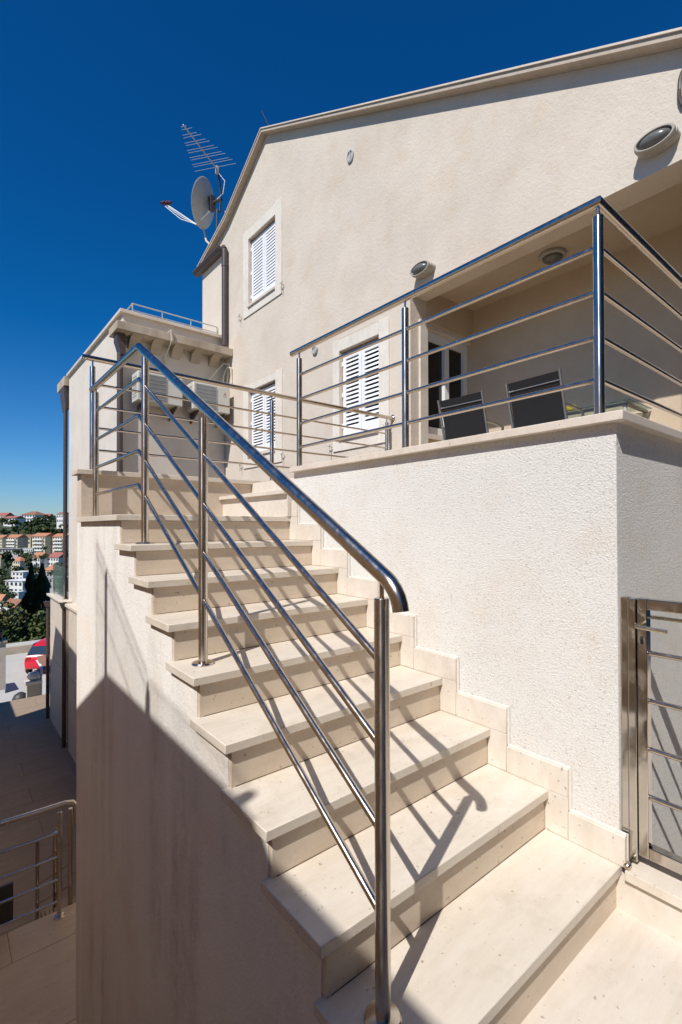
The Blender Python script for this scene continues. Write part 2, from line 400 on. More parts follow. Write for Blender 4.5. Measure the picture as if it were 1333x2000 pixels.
# rear and inner shell so light cannot leak, recess walls and ceiling
sh = MB()
sh.box(5.42, 5.6, .98, 4.3, .3, 2.96)
sh.box(4.482, 5.42, .98, 4.3, 2.86, 2.96)
sh.prism([(4.482, 3.83, .30), (4.482, 3.83, 1.12), (5.42, 3.83, 1.12), (5.42, 3.83, .30)], (0, .25, 0))
sh.box(4.482, 5.42, 3.83, 4.08, 2.47, 2.86)
sh.box(4.482, 5.6, .90, 1.03, -1, 2.86)
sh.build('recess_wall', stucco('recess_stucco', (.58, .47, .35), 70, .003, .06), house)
MB().prism([(11, .55, -5), (11, EL[0], -5), (11, EL[0], 5.3), (11, 7.2, 6.6), (11, .55, 3.2)], (.2, 0, 0)).box(4.48, 11, 9.45, 9.655, -5, 5.3).box(4.48, 11, .55, .75, -5, 3.2).build('rear_wall', STUCCO_HOUSE, house)
# roof slabs with stone verge
def slab(y0, z0, y1, z1, t, x0, x1):
    return [(x0, y0, z0), (x0, y1, z1), (x0, y1, z1+t), (x0, y0, z0+t)]
rf = MB()
for (y0, y1) in ((.38, PK[0]), (PK[0], 8.40), (8.40, EL[0]+.02)):
    rf.prism(slab(y0, top(y0)+.002, y1, top(y1)+.002, .045, HXW-.11, 0), (7.1, 0, 0))
rf.build('roof', ROOFEDGE, house)
# thin pale edge strip on the verge
vg = MB()
for (y0, y1) in ((.38, PK[0]), (PK[0], 8.40), (8.40, EL[0]+.02)):
    vg.prism(slab(y0, top(y0)+.049, y1, top(y1)+.049, .018, HXW-.125, 0), (.3, 0, 0))
vg.build('verge_strip', COPING, house)

def shutter_leaf(parent, yl, yr, zb, zt, x, nsl, ym):
    st = .055
    m = MB()
    m.box(x, x+.035, yl, yl+st, zb, zt); m.box(x, x+.035, yr-st, yr, zb, zt)
    m.box(x+.001, x+.034, yl+st, yr-st, zt-.075, zt-.001); m.box(x+.001, x+.034, yl+st, yr-st, zb+.001, zb+.09)
    hy = yl-.012 if yl < ym else yr-.012
    for q in (.12, .5, .88): m.box(x-.012, x+.012, hy, hy+.024, zb+(zt-zb)*q-.03, zb+(zt-zb)*q+.03)
    dep, fr_ = (.012, .40) if zb > 3 else ((.022, .30) if yl > 6 else (.022, .24))
    h = (zt-zb-.165)/nsl
    for i in range(nsl):
        z = zb+.09+h*(i+.5); m.prism([(x+.004, yl+st, z-.46*h), (x+.004, yl+st, z-.46*h+.006), (x+dep, yl+st, z+fr_*h), (x+dep, yl+st, z+fr_*h-.006)], (0, yr-yl-2*st, 0))
    o = m.build('shutter', WHITE, parent)
    MB().box(x+.026, x+.030, yl+st-.002, yr-st+.002, zb+.05, zt-.05).build('backing', GREY, o) if False else None
    return o
def holder(parent, y, z, x=4.17):
    m = MB().tube([(4.2, y, z), (x-.02, y, z)], .006, 6)
    m.tube([(x-.02, y, z+.02), (x-.024, y-.01, z-.04), (x-.02, y, z-.12)], .006, 6)
    m.tube([(x-.02, y-.05, z+.03), (x-.03, y, z), (x-.02, y+.05, z+.03)], .006, 6)
    return m.build('shutter_holder', IRON if False else GREY, parent)
def window(yo0, yo1, zo0, zo1, ys0, ys1, zs0, zs1, nsl, label=None, hold=((0, 0),)):
    fr = MB(); t = .018; x0, x1 = HXW-t, HXW-.0005
    fr.box(x0, x1, ys0, yo0, zs0, zs1); fr.box(x0, x1, yo1, ys1, zs0, zs1)
    fr.box(x0, x1, yo0, yo1, zo1, zs1); fr.box(x0, x1, yo0, yo1, zs0, zo0)
    f = fr.build('window', SURR, house, bevel=.003)
    MB().box(HXW-.045, HXW+.20, yo0+.002, yo1-.002, zo0-.045, zo0-.002).build('sill', SKIRT, f, bevel=.003)
    g = .012; mid = (yo0+yo1)/2
    shutter_leaf(f, yo0+.012, mid-.003, zo0+.03, zo1-.035, HXW+.045, nsl, mid)
    shutter_leaf(f, mid+.003, yo1-.012, zo0+.03, zo1-.035, HXW+.045, nsl, mid)
    MB().box(HXW+.2, HXW+.27, yo0, yo1, zo0, zo1).build('pane', DARKGLASS, f)
    for (dy, dz) in hold: holder(f, dy, dz)
    return f
window(4.34, 5.12, 1.22, 2.40, 4.17, 5.26, 1.04, 2.56, 17, hold=((5.30, 1.12), (4.19, 1.22)))
window(6.76, 7.66, 1.28, 2.41, 6.57, 7.85, 1.05, 2.54, 18, hold=((7.92, 1.12), (6.52, 1.15)))
window(6.76, 7.66, 3.93, 5.11, 6.57, 7.85, 3.75, 5.30, 18, hold=((7.95, 3.83), (6.53, 3.87)))
# white balcony window in the end wall of the recess
bw = MB().box(4.485, 5.418, 3.935, 3.99, 1.122, 2.468)
bwf = MB()
yw = 3.925
bwf.box(4.485, 4.55, yw, 3.98, 1.122, 2.42); bwf.box(5.33, 5.418, yw, 3.98, 1.122, 2.42)
bwf.box(4.55, 5.33, yw, 3.98, 2.31, 2.42); bwf.box(4.55, 5.33, yw, 3.98, 1.122, 1.24); bwf.box(4.93, 5.02, yw-.012, 3.98, 1.24, 2.31)
w4 = bwf.build('balcony_window', PVC, house, bevel=.004)
MB().box(4.55, 5.33, 3.96, 3.972, 1.24, 2.31).build('pane', DARKGLASS, w4)
MB().box(4.482, 5.418, 3.86, 4.05, 2.421, 2.468).build('frame_head', SKIRT, w4)
MB().box(4.484, 5.418, 3.80, 3.92, 1.06, 1.119).build('sill', SKIRT, w4)
MB().box(4.34, 4.479, 3.8, 3.829, .42, 2.45).build('door_surround', SKIRT, house, bevel=.003)
# roof gutter and downpipe of the house
dp = thing('downpipe', 'brown downpipe on the house wall corner above the annex roof', 'drainpipe', (4.13, 8.48, 3.5))
MB().tube([(4.13, 8.48, 3.45), (4.13, 8.48, 5.28)], .056, 18).build('pipe', BROWN, dp)
MB().lathe([(.062, 0), (.062, .06)], (4.13, 8.48, 4.95)).build('collar', BROWN, dp)
MB().tube([(4.13, 8.48, 5.28), (4.13, 8.52, 5.33), (4.15, 8.64, 5.35)], .05, 14).build('elbow', BROWN, dp)
gt = MB().prism([(4.198, 8.62, 5.40), (4.06, 8.62, 5.40), (4.05, 8.62, 5.36), (4.09, 8.62, 5.30), (4.198, 8.62, 5.30)], (0, 1.2, 0))
tag(gt.build('roof_gutter', BROWN), 'short brown gutter under the roof edge left of the upper downpipe', 'gutter')
tag(MB().tube([(4.6, 7.5, 6.3), (4.6, 7.62, 7.3), (4.6, 7.9, 7.80)], .008, 6).build('roof_rod', IRON), 'thin upright rod on the roof just behind the gable peak', 'lightning rod')
tag(MB().lathe([(.085, 0), (.085, .02), (.065, .025), (.06, .01)], (4.199, 4.879, 4.95), (-1, 0, 0), sy=1.0, sx=.75).box(4.178, 4.186, 4.872, 4.886, 4.88, 5.02).build('wall_vent', GREY), 'small oval grey vent high on the gable wall', 'vent')
tag(MB().lathe([(.06, 0), (.06, .03), (.045, .035), (.04, .02)], (4.199, 5.678, 2.58), (-1, 0, 0)).box(4.17, 4.18, 5.665, 5.69, 2.53, 2.63).build('wall_socket', GREY), 'small round fixture on the house wall beside the terrace window', 'wall fixture')

# ------------------------------------------------------------------ bulkhead lamps
def bulkhead(y, z, s, label):
    t = thing('bulkhead_lamp', label, 'wall lamp', (4.199, y, z), 'oval bulkhead lamps on the house wall')
    MB().lathe([(.5*s, 0), (.5*s, .05), (.47*s, .065)], (4.199, y, z), (-1, 0, 0), 32, sx=1, sy=.48).build('base', LAMPBODY, t)
    ring = []
    n = 40
    bm_ = MB()
    prof_ = [(.49*s, .065), (.51*s, .07), (.50*s, .085), (.48*s, .088), (.49*s, .10), (.47*s, .118), (.42*s, .118), (.40*s, .085)]
    bm_.lathe(prof_, (4.199, y, z), (-1, 0, 0), 40, sx=1, sy=.50, cap=False)
    bm_.build('rim', LAMPBODY, t)
    MB().lathe([(.41*s, .075), (.38*s, .10), (.30*s, .125), (.16*s, .14), (0.0005, .145)], (4.199, y, z), (-1, 0, 0), 40, sx=1, sy=.48).build('lens', FROST, t)
    return t
bulkhead(3.59, 2.875, .285, 'oval bulkhead lamp above the left end of the balcony opening, just over the handrail')
bulkhead(1.29, 2.895, .285, 'larger looking oval bulkhead lamp near the top right corner, casting a grey shadow')
fr3 = MB().box(4.185, 4.199, .72, 1.135, 3.02, 3.40)
t3 = thing('wall_grille', 'rounded dark framed plate at the right edge, above the big lamp', 'vent', (4.199, .95, 3.2))
ring = [(4.18, .95+.21*c(a)*(1), 3.21+.22*s_(a)) for c, s_ in ((math.cos, math.sin),) for a in ()]
pts = []
for i in range(33):
    a = 2*math.pi*i/32; ca, sa = math.cos(a), math.sin(a)
    sq = (abs(ca)**3+abs(sa)**3)**(-1/3)
    pts.append((4.18, .95+.2*ca*sq, 3.21+.19*sa*sq))
MB().tube(pts, .014, 8, cap=False).build('frame', BROWN, t3)
MB().prism([(4.185, p[1]*.95+.0475, p[2]*.95+.1605) for p in pts[:-1]], (.014, 0, 0)).build('plate', SKIRT, t3)
fr3.bm.free()
cl = thing('ceiling_lamp', 'round ceiling lamp under the balcony recess ceiling', 'ceiling lamp', (4.93, 2.497, 2.86))
MB().lathe([(.13, 0), (.13, .03), (.115, .04)], (4.93, 2.497, 2.859), (0, 0, -1), 32).build('base', LAMPBODY, cl)
MB().lathe([(.10, .035), (.095, .06), (.06, .085), (.001, .093)], (4.93, 2.497, 2.859), (0, 0, -1), 32).build('glass', FROST, cl)

# ------------------------------------------------------------------ annex
AX, AYF, AYB = 2.34, 8.6, 13.05
ann = thing('annex', 'lower flat roofed stucco annex with bracketed concrete cornice left of the house', 'annex building', (2.34, 8.6, -4.95))
MB().box(AX, 4.19, AYF, AYB, -5.0, 3.60).box(4.19, 7, 9.70, AYB, -5, 3.60).build('wall', STUCCO_ANNEX, ann)
MB().box(AX-.06, 4.19, AYF-.06, AYB+.02, 3.602, 3.66).build('roof_coping', COPING, ann, bevel=.004)
MB().prism([(2.16, 8.27, 3.205), (2.16, 8.77, 3.205), (2.338, 8.77, 3.205), (2.338, 8.598, 3.205), (4.195, 8.598, 3.205), (4.195, 8.27, 3.205)], (0, 0, .135)).build('cornice', stucco('stained_cornice', (.47, .39, .30), 60, .002, .2, streak=1.6, streak_col=(.10, .085, .07)), ann, bevel=.006)
co = MB()
for x in (2.42, 2.78, 3.14, 3.50, 3.86):
    pts = [(x, 8.598, 3.203), (x, 8.30, 3.203)]
    for i in range(1, 8):
        a = math.pi/2*i/8; pts.append((x, 8.30+.298*math.sin(a)*.8, 3.203-.17*(1-math.cos(a))))
    pts.append((x, 8.598, 3.02))
    co = MB().prism(pts, (.17, 0, 0)); co.build('corbel', CONC, ann)
rr = MB()
rr.tube([(2.58, 8.9, 3.66), (2.58, 8.9, 3.945), (4.17, 8.9, 3.945), (4.17, 8.9, 3.66)], .012, 8)
rr.tube([(2.58, 8.9, 3.945), (2.58, 10.2, 3.945)], .012, 8)
rr.tube([(2.58, 8.9, 3.83), (4.17, 8.9, 3.83)], .008, 8)
for x in (3.1, 3.64): rr.tube([(x, 8.9, 3.66), (x, 8.9, 3.945)], .009, 8)
tag(rr.build('roof_rail', GREY), 'thin pipe rail on the flat roof of the annex', 'roof rail')
hp = thing('hopper_pipe', 'brown downpipe with hopper running down the near left corner of the annex', 'drainpipe', (2.27, 8.54, 2))
MB().prism([(2.20, 8.42, 3.19), (2.335, 8.42, 3.19), (2.335, 8.42, 2.86), (2.27, 8.42, 2.86), (2.20, 8.42, 3.08)], (0, .20, 0)).build('hopper', BROWN, hp)
MB().tube([(2.275, 8.53, 2.9), (2.275, 8.53, -4.9)], .047, 18).build('pipe', BROWN, hp)
for z in (2.3, .9): MB().lathe([(.054, 0), (.054, .04)], (2.275, 8.53, z)).build('collar', BROWN, hp)
hp2 = thing('hopper_pipe', 'brown downpipe with gutter box at the far left corner of the annex, against the sky', 'drainpipe', (2.25, 13.25, 2))
MB().box(2.24, 2.42, 13.1, 14.0, 3.40, 3.62).build('gutter_box', CONC, hp2, bevel=.01)
MB().prism([(2.25, 13.15, 3.39), (2.36, 13.15, 3.39), (2.36, 13.15, 2.85), (2.30, 13.15, 2.85), (2.25, 13.15, 3.2)], (0, .5, 0)).build('hopper', BROWN, hp2)
MB().tube([(2.29, 13.2, 2.95), (2.29, 13.2, -1.70)], .045, 16).build('pipe', BROWN, hp2)

# air conditioners
def aircon(x0, x1, label, logo):
    yf = 8.2; z0, z1 = 2.09, 2.57
    t = thing('air_conditioner', label, 'air conditioner', ((x0+x1)/2, 8.4, z0), 'air conditioner outdoor units on the annex wall')
    b = MB().box(x0, x1, yf, 8.52, z0, z1).build('casing', plain('aircon_casing', (.60, .57, .50), .5, var=.05) if 'aircon_casing' not in MATS else MATS['aircon_casing'], t, bevel=.012)
    g = MB(); gx1 = x0+(x1-x0)*.64
    for i in range(30):
        x = x0+.05+(gx1-x0-.07)*i/29
        g.box(x, x+.005, yf-.012, yf-.002, z0+.05, z1-.04)
    for i in range(7):
        z = z0+.05+(z1-z0-.09)*i/6; g.box(x0+.05, gx1-.012, yf-.015, yf-.011, z-.003, z+.003)
    g.build('grille', GREY, t)
    MB().box(x0+.04, gx1-.01, yf-.0015, yf-.0005, z0+.04, z1-.03).build('fan_shade_sheet', plain('aircon_shade_print', (.10, .11, .12), .6) if 'aircon_shade_print' not in MATS else MATS['aircon_shade_print'], t)  # dark sheet on the closed casing, painted shade behind the grille
    MB().box(x0-.0015, x0-.0005, yf+.06, yf+.26, z0+.05, z1-.05).build('side_shade_sheet', MATS['aircon_shade_print'], t)  # same painted shade behind the side slots
    sl = MB()
    for c in range(4): sl.box(x0-.004, x0-.0016, yf+.055+c*.065, yf+.072+c*.065, z0+.05, z1-.05)
    for r_ in range(9): sl.box(x0-.0038, x0-.0017, yf+.055, yf+.265, z0+.05+r_*.045, z0+.07+r_*.045)
    sl.build('side_grille', MATS['aircon_casing'], t)
    for x in (x0+.1, x1-.1):
        MB().prism([(x, 8.597, z0-.004), (x, yf+.04, z0-.004), (x, yf+.04, z0-.03), (x, 8.597, z0-.20)], (.02, 0, 0)).build('bracket', BROWN, t)
    if logo:
        lg = MB(); cx, cz, s = x1-.10, z1-.13, .034
        for a in (90, 210, 330):
            d = Vector((math.cos(R(a)), 0, math.sin(R(a)))); q = Vector((-d.z, 0, d.x)); c0 = Vector((cx, yf-.002, cz))
            lg.prism([c0, c0+d*s*.5+q*s*.29, c0+d*s, c0+d*s*.5-q*s*.29], (0, .0015, 0))
        lg.build('emblem', plain('red_emblem', (.55, .03, .03), .4), t)
        tb = MB()
        for i in range(9): tb.box(cx-.035+i*.008, cx-.031+i*.008, yf-.002, yf-.0005, cz-.05, cz-.042)
        tb.build('lettering', MATS['aircon_shade_print'], t)
    return t
aircon(2.46, 3.21, 'left air conditioner unit under the annex cornice, partly behind the steps railing', False)
aircon(3.40, 4.10, 'right air conditioner unit with red three diamond emblem, next to the house wall', True)
cb = MB()
PV = plain('cream_cable', (.62, .55, .42), .5, var=.1)
cb.tube([(4.06, 8.5, 2.5), (4.1, 8.44, 2.9), (4.14, 8.38, 3.02), (4.17, 8.3, 2.98), (4.185, 8.3, 2.7)], .016, 8)
cb.tube([(3.7, 8.55, 2.6), (3.9, 8.5, 2.85), (4.08, 8.42, 3.08), (4.16, 8.34, 3.06), (4.17, 8.4, 2.9), (4.12, 8.55, 2.3)], .014, 8)
cb2 = MB(); cb2.tube([(3.0, 8.57, 3.35), (3.02, 8.24, 3.38), (3.03, 8.24, 3.2), (3.03, 8.57, 3.0), (3.03, 8.57, 2.6)], .012, 8)
tag(cb2.build('cable', PV), 'single pale cable hanging over the cornice above the left air conditioner', 'cable')
tag(cb.build('cable_bundle', PV), 'looped cream cables beside the right air conditioner where annex meets house', 'cables')

# ------------------------------------------------------------------ dish and antenna on the roof edge
sd_ = thing('satellite_dish', 'grey satellite dish on the roof edge pointing left against the blue sky', 'satellite dish', (4.2, 8.94, 6))
dc = Vector((4.139, 9.461, 6.672)); nrm = ((-rt*.97+fw*.20).normalized()*.966+Vector((0, 0, .25))).normalized()
dish = MB()
prof = [(r_*.88, -.10*(1-(r_/.53)**2)) for r_ in (.001, .12, .24, .34, .43, .50, .53)]
prof += [(.473, .006), (.468, .012)] + [(r_*.88, -.10*(1-(r_/.53)**2)+.012) for r_ in (.50, .43, .34, .24, .12, .001)]
dish.lathe(prof, dc, nrm, 40, sx=.93, sy=1, cap=False)
DISHM = plain('dish_grey', (.50, .50, .47), .45, var=.04)
dish.build('reflector', DISHM, sd_)
aj = Vector((4.018, 9.565, 6.24)); ln = Vector((3.528, 9.962, 6.663))
arm = MB(); arm.tube([aj, ln], .016, 8); arm.tube([aj+Vector((.03, -.05, -.02)), (aj+ln)/2+Vector((0, 0, -.10)), ln+Vector((0, 0, -.05))], .008, 6)
arm.tube([aj, (aj+ln)/2+Vector((.02, 0, -.05)), ln+Vector((0, 0, -.02))], .008, 6)
bk = dc-nrm*.14
arm.tube([aj, bk+Vector((.02, -.02, -.1))], .018, 8)
arm.build('feed_arm', WHITE, sd_)
lb = MB()
for d in (-.05, .03, .09): lb.lathe([(.03, -.06), (.035, 0), (.03, .05)], ln+rt*d+Vector((0, 0, .02)), (-.5, -.3, -.6), 12)
lb.build('receiver', plain('dark_receiver', (.10, .03, .03), .5), sd_)
mt = MB(); mt.tube([(4.2, 8.97, 5.9), (4.2, 8.95, 6.3), bk+Vector((.1, -.25, -.25)), bk+Vector((.12, -.28, .1)), (4.2, 8.93, 7.12)], .02, 10)
mt.box(-.05, .05, -.06, .06, -.14, .14, Matrix.Translation(bk+Vector((.03, -.05, 0))))
mt.tube([bk, bk+Vector((.12, -.3, 0))], .03, 8)
mt.build('mount', IRON, sd_)
an = thing('antenna', 'comb shaped television antenna on a thin mast above the satellite dish', 'antenna', (4.2, 8.93, 7))
p0 = Vector((4.184, 8.932, 7.1)); p1 = Vector((3.258, 8.315, 7.1)); ed = Vector((.60, -.80, 0)).normalized()
MB().tube([p0, p1], .012, 8).build('boom', GREY, an)
n_e = 13
for i in range(n_e):
    f = .06+.92*(i/(n_e-1)); c = p0.lerp(p1, f)+Vector((0, 0, .012 if i % 2 else -.012)); h = .43*(1-f)**.8+.035
    MB().tube([c-ed*h, c+ed*h], .0027, 5).build('element', GREY, an)
MB().tube([p0, p0+Vector((.02, .0, -.05)), p0+Vector((.11, -.12, -.25)), p0+Vector((.08, -.1, -.5)), p0+Vector((.0, 0, -.6))], .006, 6).build('cable', WHITE, an)
MB().box(-.025, .025, -.025, .025, -.09, .06, Matrix.Translation(p0)).build('clamp', GREY, an)
cv = MB(); cv.tube([spot(412, 479, 9.9), spot(425, 470, 9.8), spot(438, 452, 9.6), spot(445, 445, 9.5), spot(452, 443, 9.4), spot(451, 462, 9.4), spot(449, 483, 9.4)], .02, 8)
cv.tube([spot(398, 447, 10.1), spot(403, 470, 10), spot(412, 479, 9.9)], .02, 8)
cv.tube([spot(440, 412, 9.3), spot(443, 425, 9.3), spot(441, 447, 9.4)], .008, 6)
tag(cv.build('conduit', PV), 'bent cream conduit looping from the dish over the roof edge to the downpipe', 'conduit')

# ------------------------------------------------------------------ gate at the foot of the terrace wall
gate = thing('gate', 'polished sheet steel gate with lever handle and round rungs beside the terrace corner', 'gate', (2.06, .74, Z0))
gx0, gx1 = 2.03, 2.07
MB().box(gx0-.006, gx1, .713, .7415, -1.262, -.273).build('gate_post', STEEL_FLAT, gate, bevel=.003)
MB().box(gx0-.003, gx1, .7425, .768, -1.165, -.271).build('gate_post', STEEL_FLAT, gate, bevel=.002)
MB().box(gx0, gx1, .677, .711, -1.236, -.270).build('stile', STEEL_FLAT, gate, bevel=.003)
MB().box(gx0, gx1, -.45, .676, -.311, -.270).build('top_frame', STEEL_FLAT, gate, bevel=.003)
MB().box(gx0, gx1, -.45, .676, -1.236, -1.192).build('bottom_frame', STEEL_FLAT, gate, bevel=.003)
MB().box(gx0, gx1, -.485, -.451, -1.236, -.270).build('stile', STEEL_FLAT, gate, bevel=.003)
for z in (-.474, -.653, -.834, -1.012): MB().tube([(2.05, .675, z), (2.05, -.45, z)], .0095, 14).build('rung', STEEL, gate)
h = MB().tube([(gx0, .696, -.368), (1.985, .696, -.368), (1.975, .690, -.368), (1.972, .66, -.369), (1.974, .595, -.372)], .0075, 12)
h.build('handle', BRASS, gate)
h = MB().tube([(gx1, .696, -.35), (2.12, .696, -.35), (2.125, .66, -.35), (2.125, .57, -.352)], .0075, 12)
h.build('handle', BRASS, gate)
MB().box(gx0-.0015, gx0-.0005, .690, .699, -.440, -.412).build('keyhole', IRON, gate)
MB().lathe([(.012, 0), (.012, .02), (.008, .024)], (2.0, .735, Z0+.012), (-1, 0, 0), 16).build('floor_bolt', STEEL, gate)
thr = MB().prism([(1.97, -3, Z0-.036), (1.97, .738, Z0-.036), (2.13, .738, Z0-.036), (2.13, -3, Z0-.036)], (0, 0, .037))
threshold = thing('threshold_step', 'single limestone step under the steel gate', 'step', (2.5, 0, -1.47))
thr.build('tread', TREAD, threshold, bevel=.003)
MB().box(1.992, 2.12, -3, .777, -1.47, Z0-.038).build('riser', SKIRT, threshold)

# ------------------------------------------------------------------ table and chairs on the terrace
FL = .42
def chair(label, x, y, rz, first=None):
    if first is None:
        t = thing('terrace_chair', label, 'chair', (0, 0, 0), 'dark mesh garden chairs on the terrace')
        AL = plain('aluminium_tube', (.50, .50, .49), .35, 1, var=.05); SL = plain('dark_mesh_fabric', (.008, .008, .009), .85, var=.1, scale=80, bumpd=.0005)
        # chair faces +X, back is on the -X side
        for s in (-.26, .26):
            MB().tube([(-.20, s, 0), (-.06, s, .40), (-.14, s, .70), (-.20, s, .93)], .013, 10).build('leg', AL, t)
            MB().tube([(.24, s, 0), (.20, s, .40), (.20, s, .62), (.02, s, .64), (-.13, s, .64)], .013, 10).build('leg', AL, t)
        MB().box(-.08, .22, -.25, .25, .40, .415).build('seat', SL, t)
        b = MB(); b.prism([(-.075, -.245, .42), (-.125, -.245, .70), (-.193, -.245, .92), (-.187, -.245, .922), (-.118, -.245, .70), (-.068, -.245, .42)], (0, .49, 0)); b.build('backrest', SL, t)
        MB().tube([(-.172, -.26, .845), (-.172, .26, .845)], .006, 8).build('crossbar', AL, t)
        t.location = (x, y, FL); t.rotation_euler = (0, 0, rz)
        return t
    t = first.copy(); COL.objects.link(t); t['label'] = label
    for c in first.children:
        d = c.copy(); COL.objects.link(d); d.parent = t
    t.location = (x, y, FL); t.rotation_euler = (0, 0, rz); return t
c1 = chair('dark mesh terrace chair in front of the white balcony window', 4.30, 3.08, R(3))
c2 = chair('dark mesh terrace chair beside the glass table', 4.28, 2.26, R(-2), c1)
tb = thing('glass_table', 'green tinted glass topped garden table behind the terrace railing', 'table', (5.1, 2.1, FL))
gx = plain('table_frame_metal', (.22, .22, .21), .4, .8)
MB().box(4.843, 5.40, 1.742, 2.75, 1.158, 1.168).build('tabletop', GLASS, tb)
f = MB(); f.box(4.87, 5.39, 1.77, 1.80, 1.125, 1.15); f.box(4.87, 5.39, 2.69, 2.72, 1.125, 1.15); f.box(4.87, 4.90, 1.80, 2.69, 1.125, 1.15); f.build('frame', gx, tb)
for x, y in ((4.9, 1.8), (5.37, 1.8), (4.9, 2.69), (5.37, 2.69)): MB().tube([(x, y, 1.13), (x, y, FL)], .018, 10).build('leg', GREY, tb)
tag(MB().lathe([(.001, 0), (.03, 0), (.055, .03), (.06, .055), (.056, .055), (.05, .035), (.001, .02)], (4.93, 2.32, 1.1695)).build('bowl', plain('yellow_ceramic', (.80, .62, .05), .4, var=.02)), 'small yellow bowl standing on the glass table', 'bowl')

# ------------------------------------------------------------------ lower court, its wall and railings
LZ, CZ = -3.85, -4.95
structure(MB().box(-6, .809, -2, 5.62, LZ-.3, LZ).box(.8091, 1.25, 4.201, 5.62, LZ-.3, LZ).build('landing_paving', stone('lower_landing_stone', (.66, .49, .32), .5, dict(w=1.6, h=.9, m=.004, loc=(.3, .2, 0)), .6)))
structure(MB().box(-9, 12, 4.2, 16.8, CZ-.4, CZ).build('courtyard_paving', COURT))
structure(MB().box(.812, 1.995, -7, .30, -5, -1.4725).box(-7, .811, -7, .30, -5, -1.4725).box(2.13, 34, -7, .76, -5, -2.30).build('core_ground', PAVE))
structure(MB().box(-7, 7, -7, .812, -1.470, -1.468).build('pavement', PAVE)) if False else None
structure(MB().box(.812, 2.1, -7, .811, -1.4715, -1.4505).build('pavement', PAVE))
lw = thing('clad_wall', 'lower garden wall clad in pale stone slabs below the annex, with coping', 'wall', (2.2, 9, CZ))
MB().box(2.2, 2.335, 4.2, 12.25, CZ, -1.76).build('wall', CLAD, lw)
MB().box(2.14, 2.335, 4.2, 12.35, -1.759, -1.70).build('coping', COPING, lw, bevel=.004)
lw2 = thing('clad_wall', 'far length of stone clad wall with glass panes standing on its coping', 'wall', (2.2, 13.5, CZ))
MB().box(2.2, 2.335, 12.72, 14.6, CZ, -1.75).box(2.335, 6, 13.1, 14.6, CZ, -1.75).build('wall', CLAD, lw2)
MB().box(2.12, 6, 12.66, 14.66, -1.749, -1.70).build('coping', COPING, lw2, bevel=.004)
gb = thing('glass_balustrade', 'clear glass balustrade on the coping of the far clad wall', 'balustrade', (2.3, 14, -1.7))
MB().box(2.24, 2.252, 13.0, 14.5, -1.62, -.95).build('pane', GLASS, gb); MB().box(2.27, 5, 14.55, 14.562, -1.62, -.95).build('pane', GLASS, gb)
for y in (13.1, 14.3): MB().box(2.23, 2.262, y, y+.03, -1.70, -1.35).build('clamp', STEEL, gb)
for nm, y, zt, lab in (('p', 12.5, -1.82, 'dark downpipe in the gap of the clad wall, right of the other one'), ('q', 14.66, -2.05, 'dark downpipe at the far end of the clad wall, beside the red car')):
    t = thing('wall_pipe', lab, 'drainpipe', (2.1, y, CZ), 'dark downpipes on the clad wall')
    MB().tube([(2.155, y, CZ), (2.155, y, zt)], .042, 14).build('pipe', BROWN, t)
    MB().prism([(2.10, y-.06, zt), (2.199, y-.06, zt), (2.199, y-.06, zt+.13), (2.06, y-.06, zt+.13)], (0, .12, 0)).build('hopper', BROWN, t)
LK = -LZ/3.26
def q_(x, y, z): return (x*LK, y*LK, z*LK)
lr = thing('lower_railing', 'steel railing in the shade at the bottom left with a downturned handrail end', 'railing', q_(.78, 4.68, -3.26))
zt = -2.33
MB().tube([q_(-1.5, 4.68, zt), q_(.82, 4.68, zt), q_(.872, 4.68, zt-.012), q_(.90, 4.68, zt-.05), q_(.905, 4.68, zt-.20)], .025, 18).build('handrail', STEEL, lr)
for x in (.78, -.6): post(lr, x*LK, 4.68*LK, LZ, (zt-.06)*LK, (zt-.01)*LK)
for z in (-2.56, -2.76, -2.95, -3.13): MB().tube([q_(-1.5, 4.68, z), q_(.78, 4.68, z)], .012, 10).build('rail', STEEL, lr)
lr2 = thing('descending_railing', 'short steel railing going down to the courtyard behind the lower railing', 'railing', q_(.8, 5, -3.26))
for x, y, z0, z1 in ((.90, 4.90, -3.30, -2.50), (.82, 5.15, -3.52, -2.80), (.78, 5.9, -4.05, -3.24)):
    MB().tube([q_(x, y, z0-.05), q_(x, y, z1)], .021, 12).build('post', STEEL, lr2)
for k in range(3):
    MB().tube([q_(.90, 4.90, -2.80-.19*k), q_(.82, 5.15, -2.99-.19*k), q_(.78, 5.9, -3.5-.19*k)], .010, 8).build('rail', STEEL, lr2)
a_ = q_(.47, 4.8, -2.92)
tag(MB().box(-1.1, a_[0], a_[1]+.03, a_[1]+.06, LZ+.04, a_[2]).build('black_panel', IRON), 'black panel behind the lower railing at the left edge', 'panel')
fl = MB()
for i in range(5):
    fl.box(.94, 2.18, 5.63+.3*i, 5.63+.3*(i+1)+.02, CZ, LZ-.185*(i+1)+.0)
ls = thing('lower_steps', 'shaded stone steps going down to the courtyard beside the stair wall', 'steps', (1.5, 5, CZ)); fl.build('flight', COURT, ls)

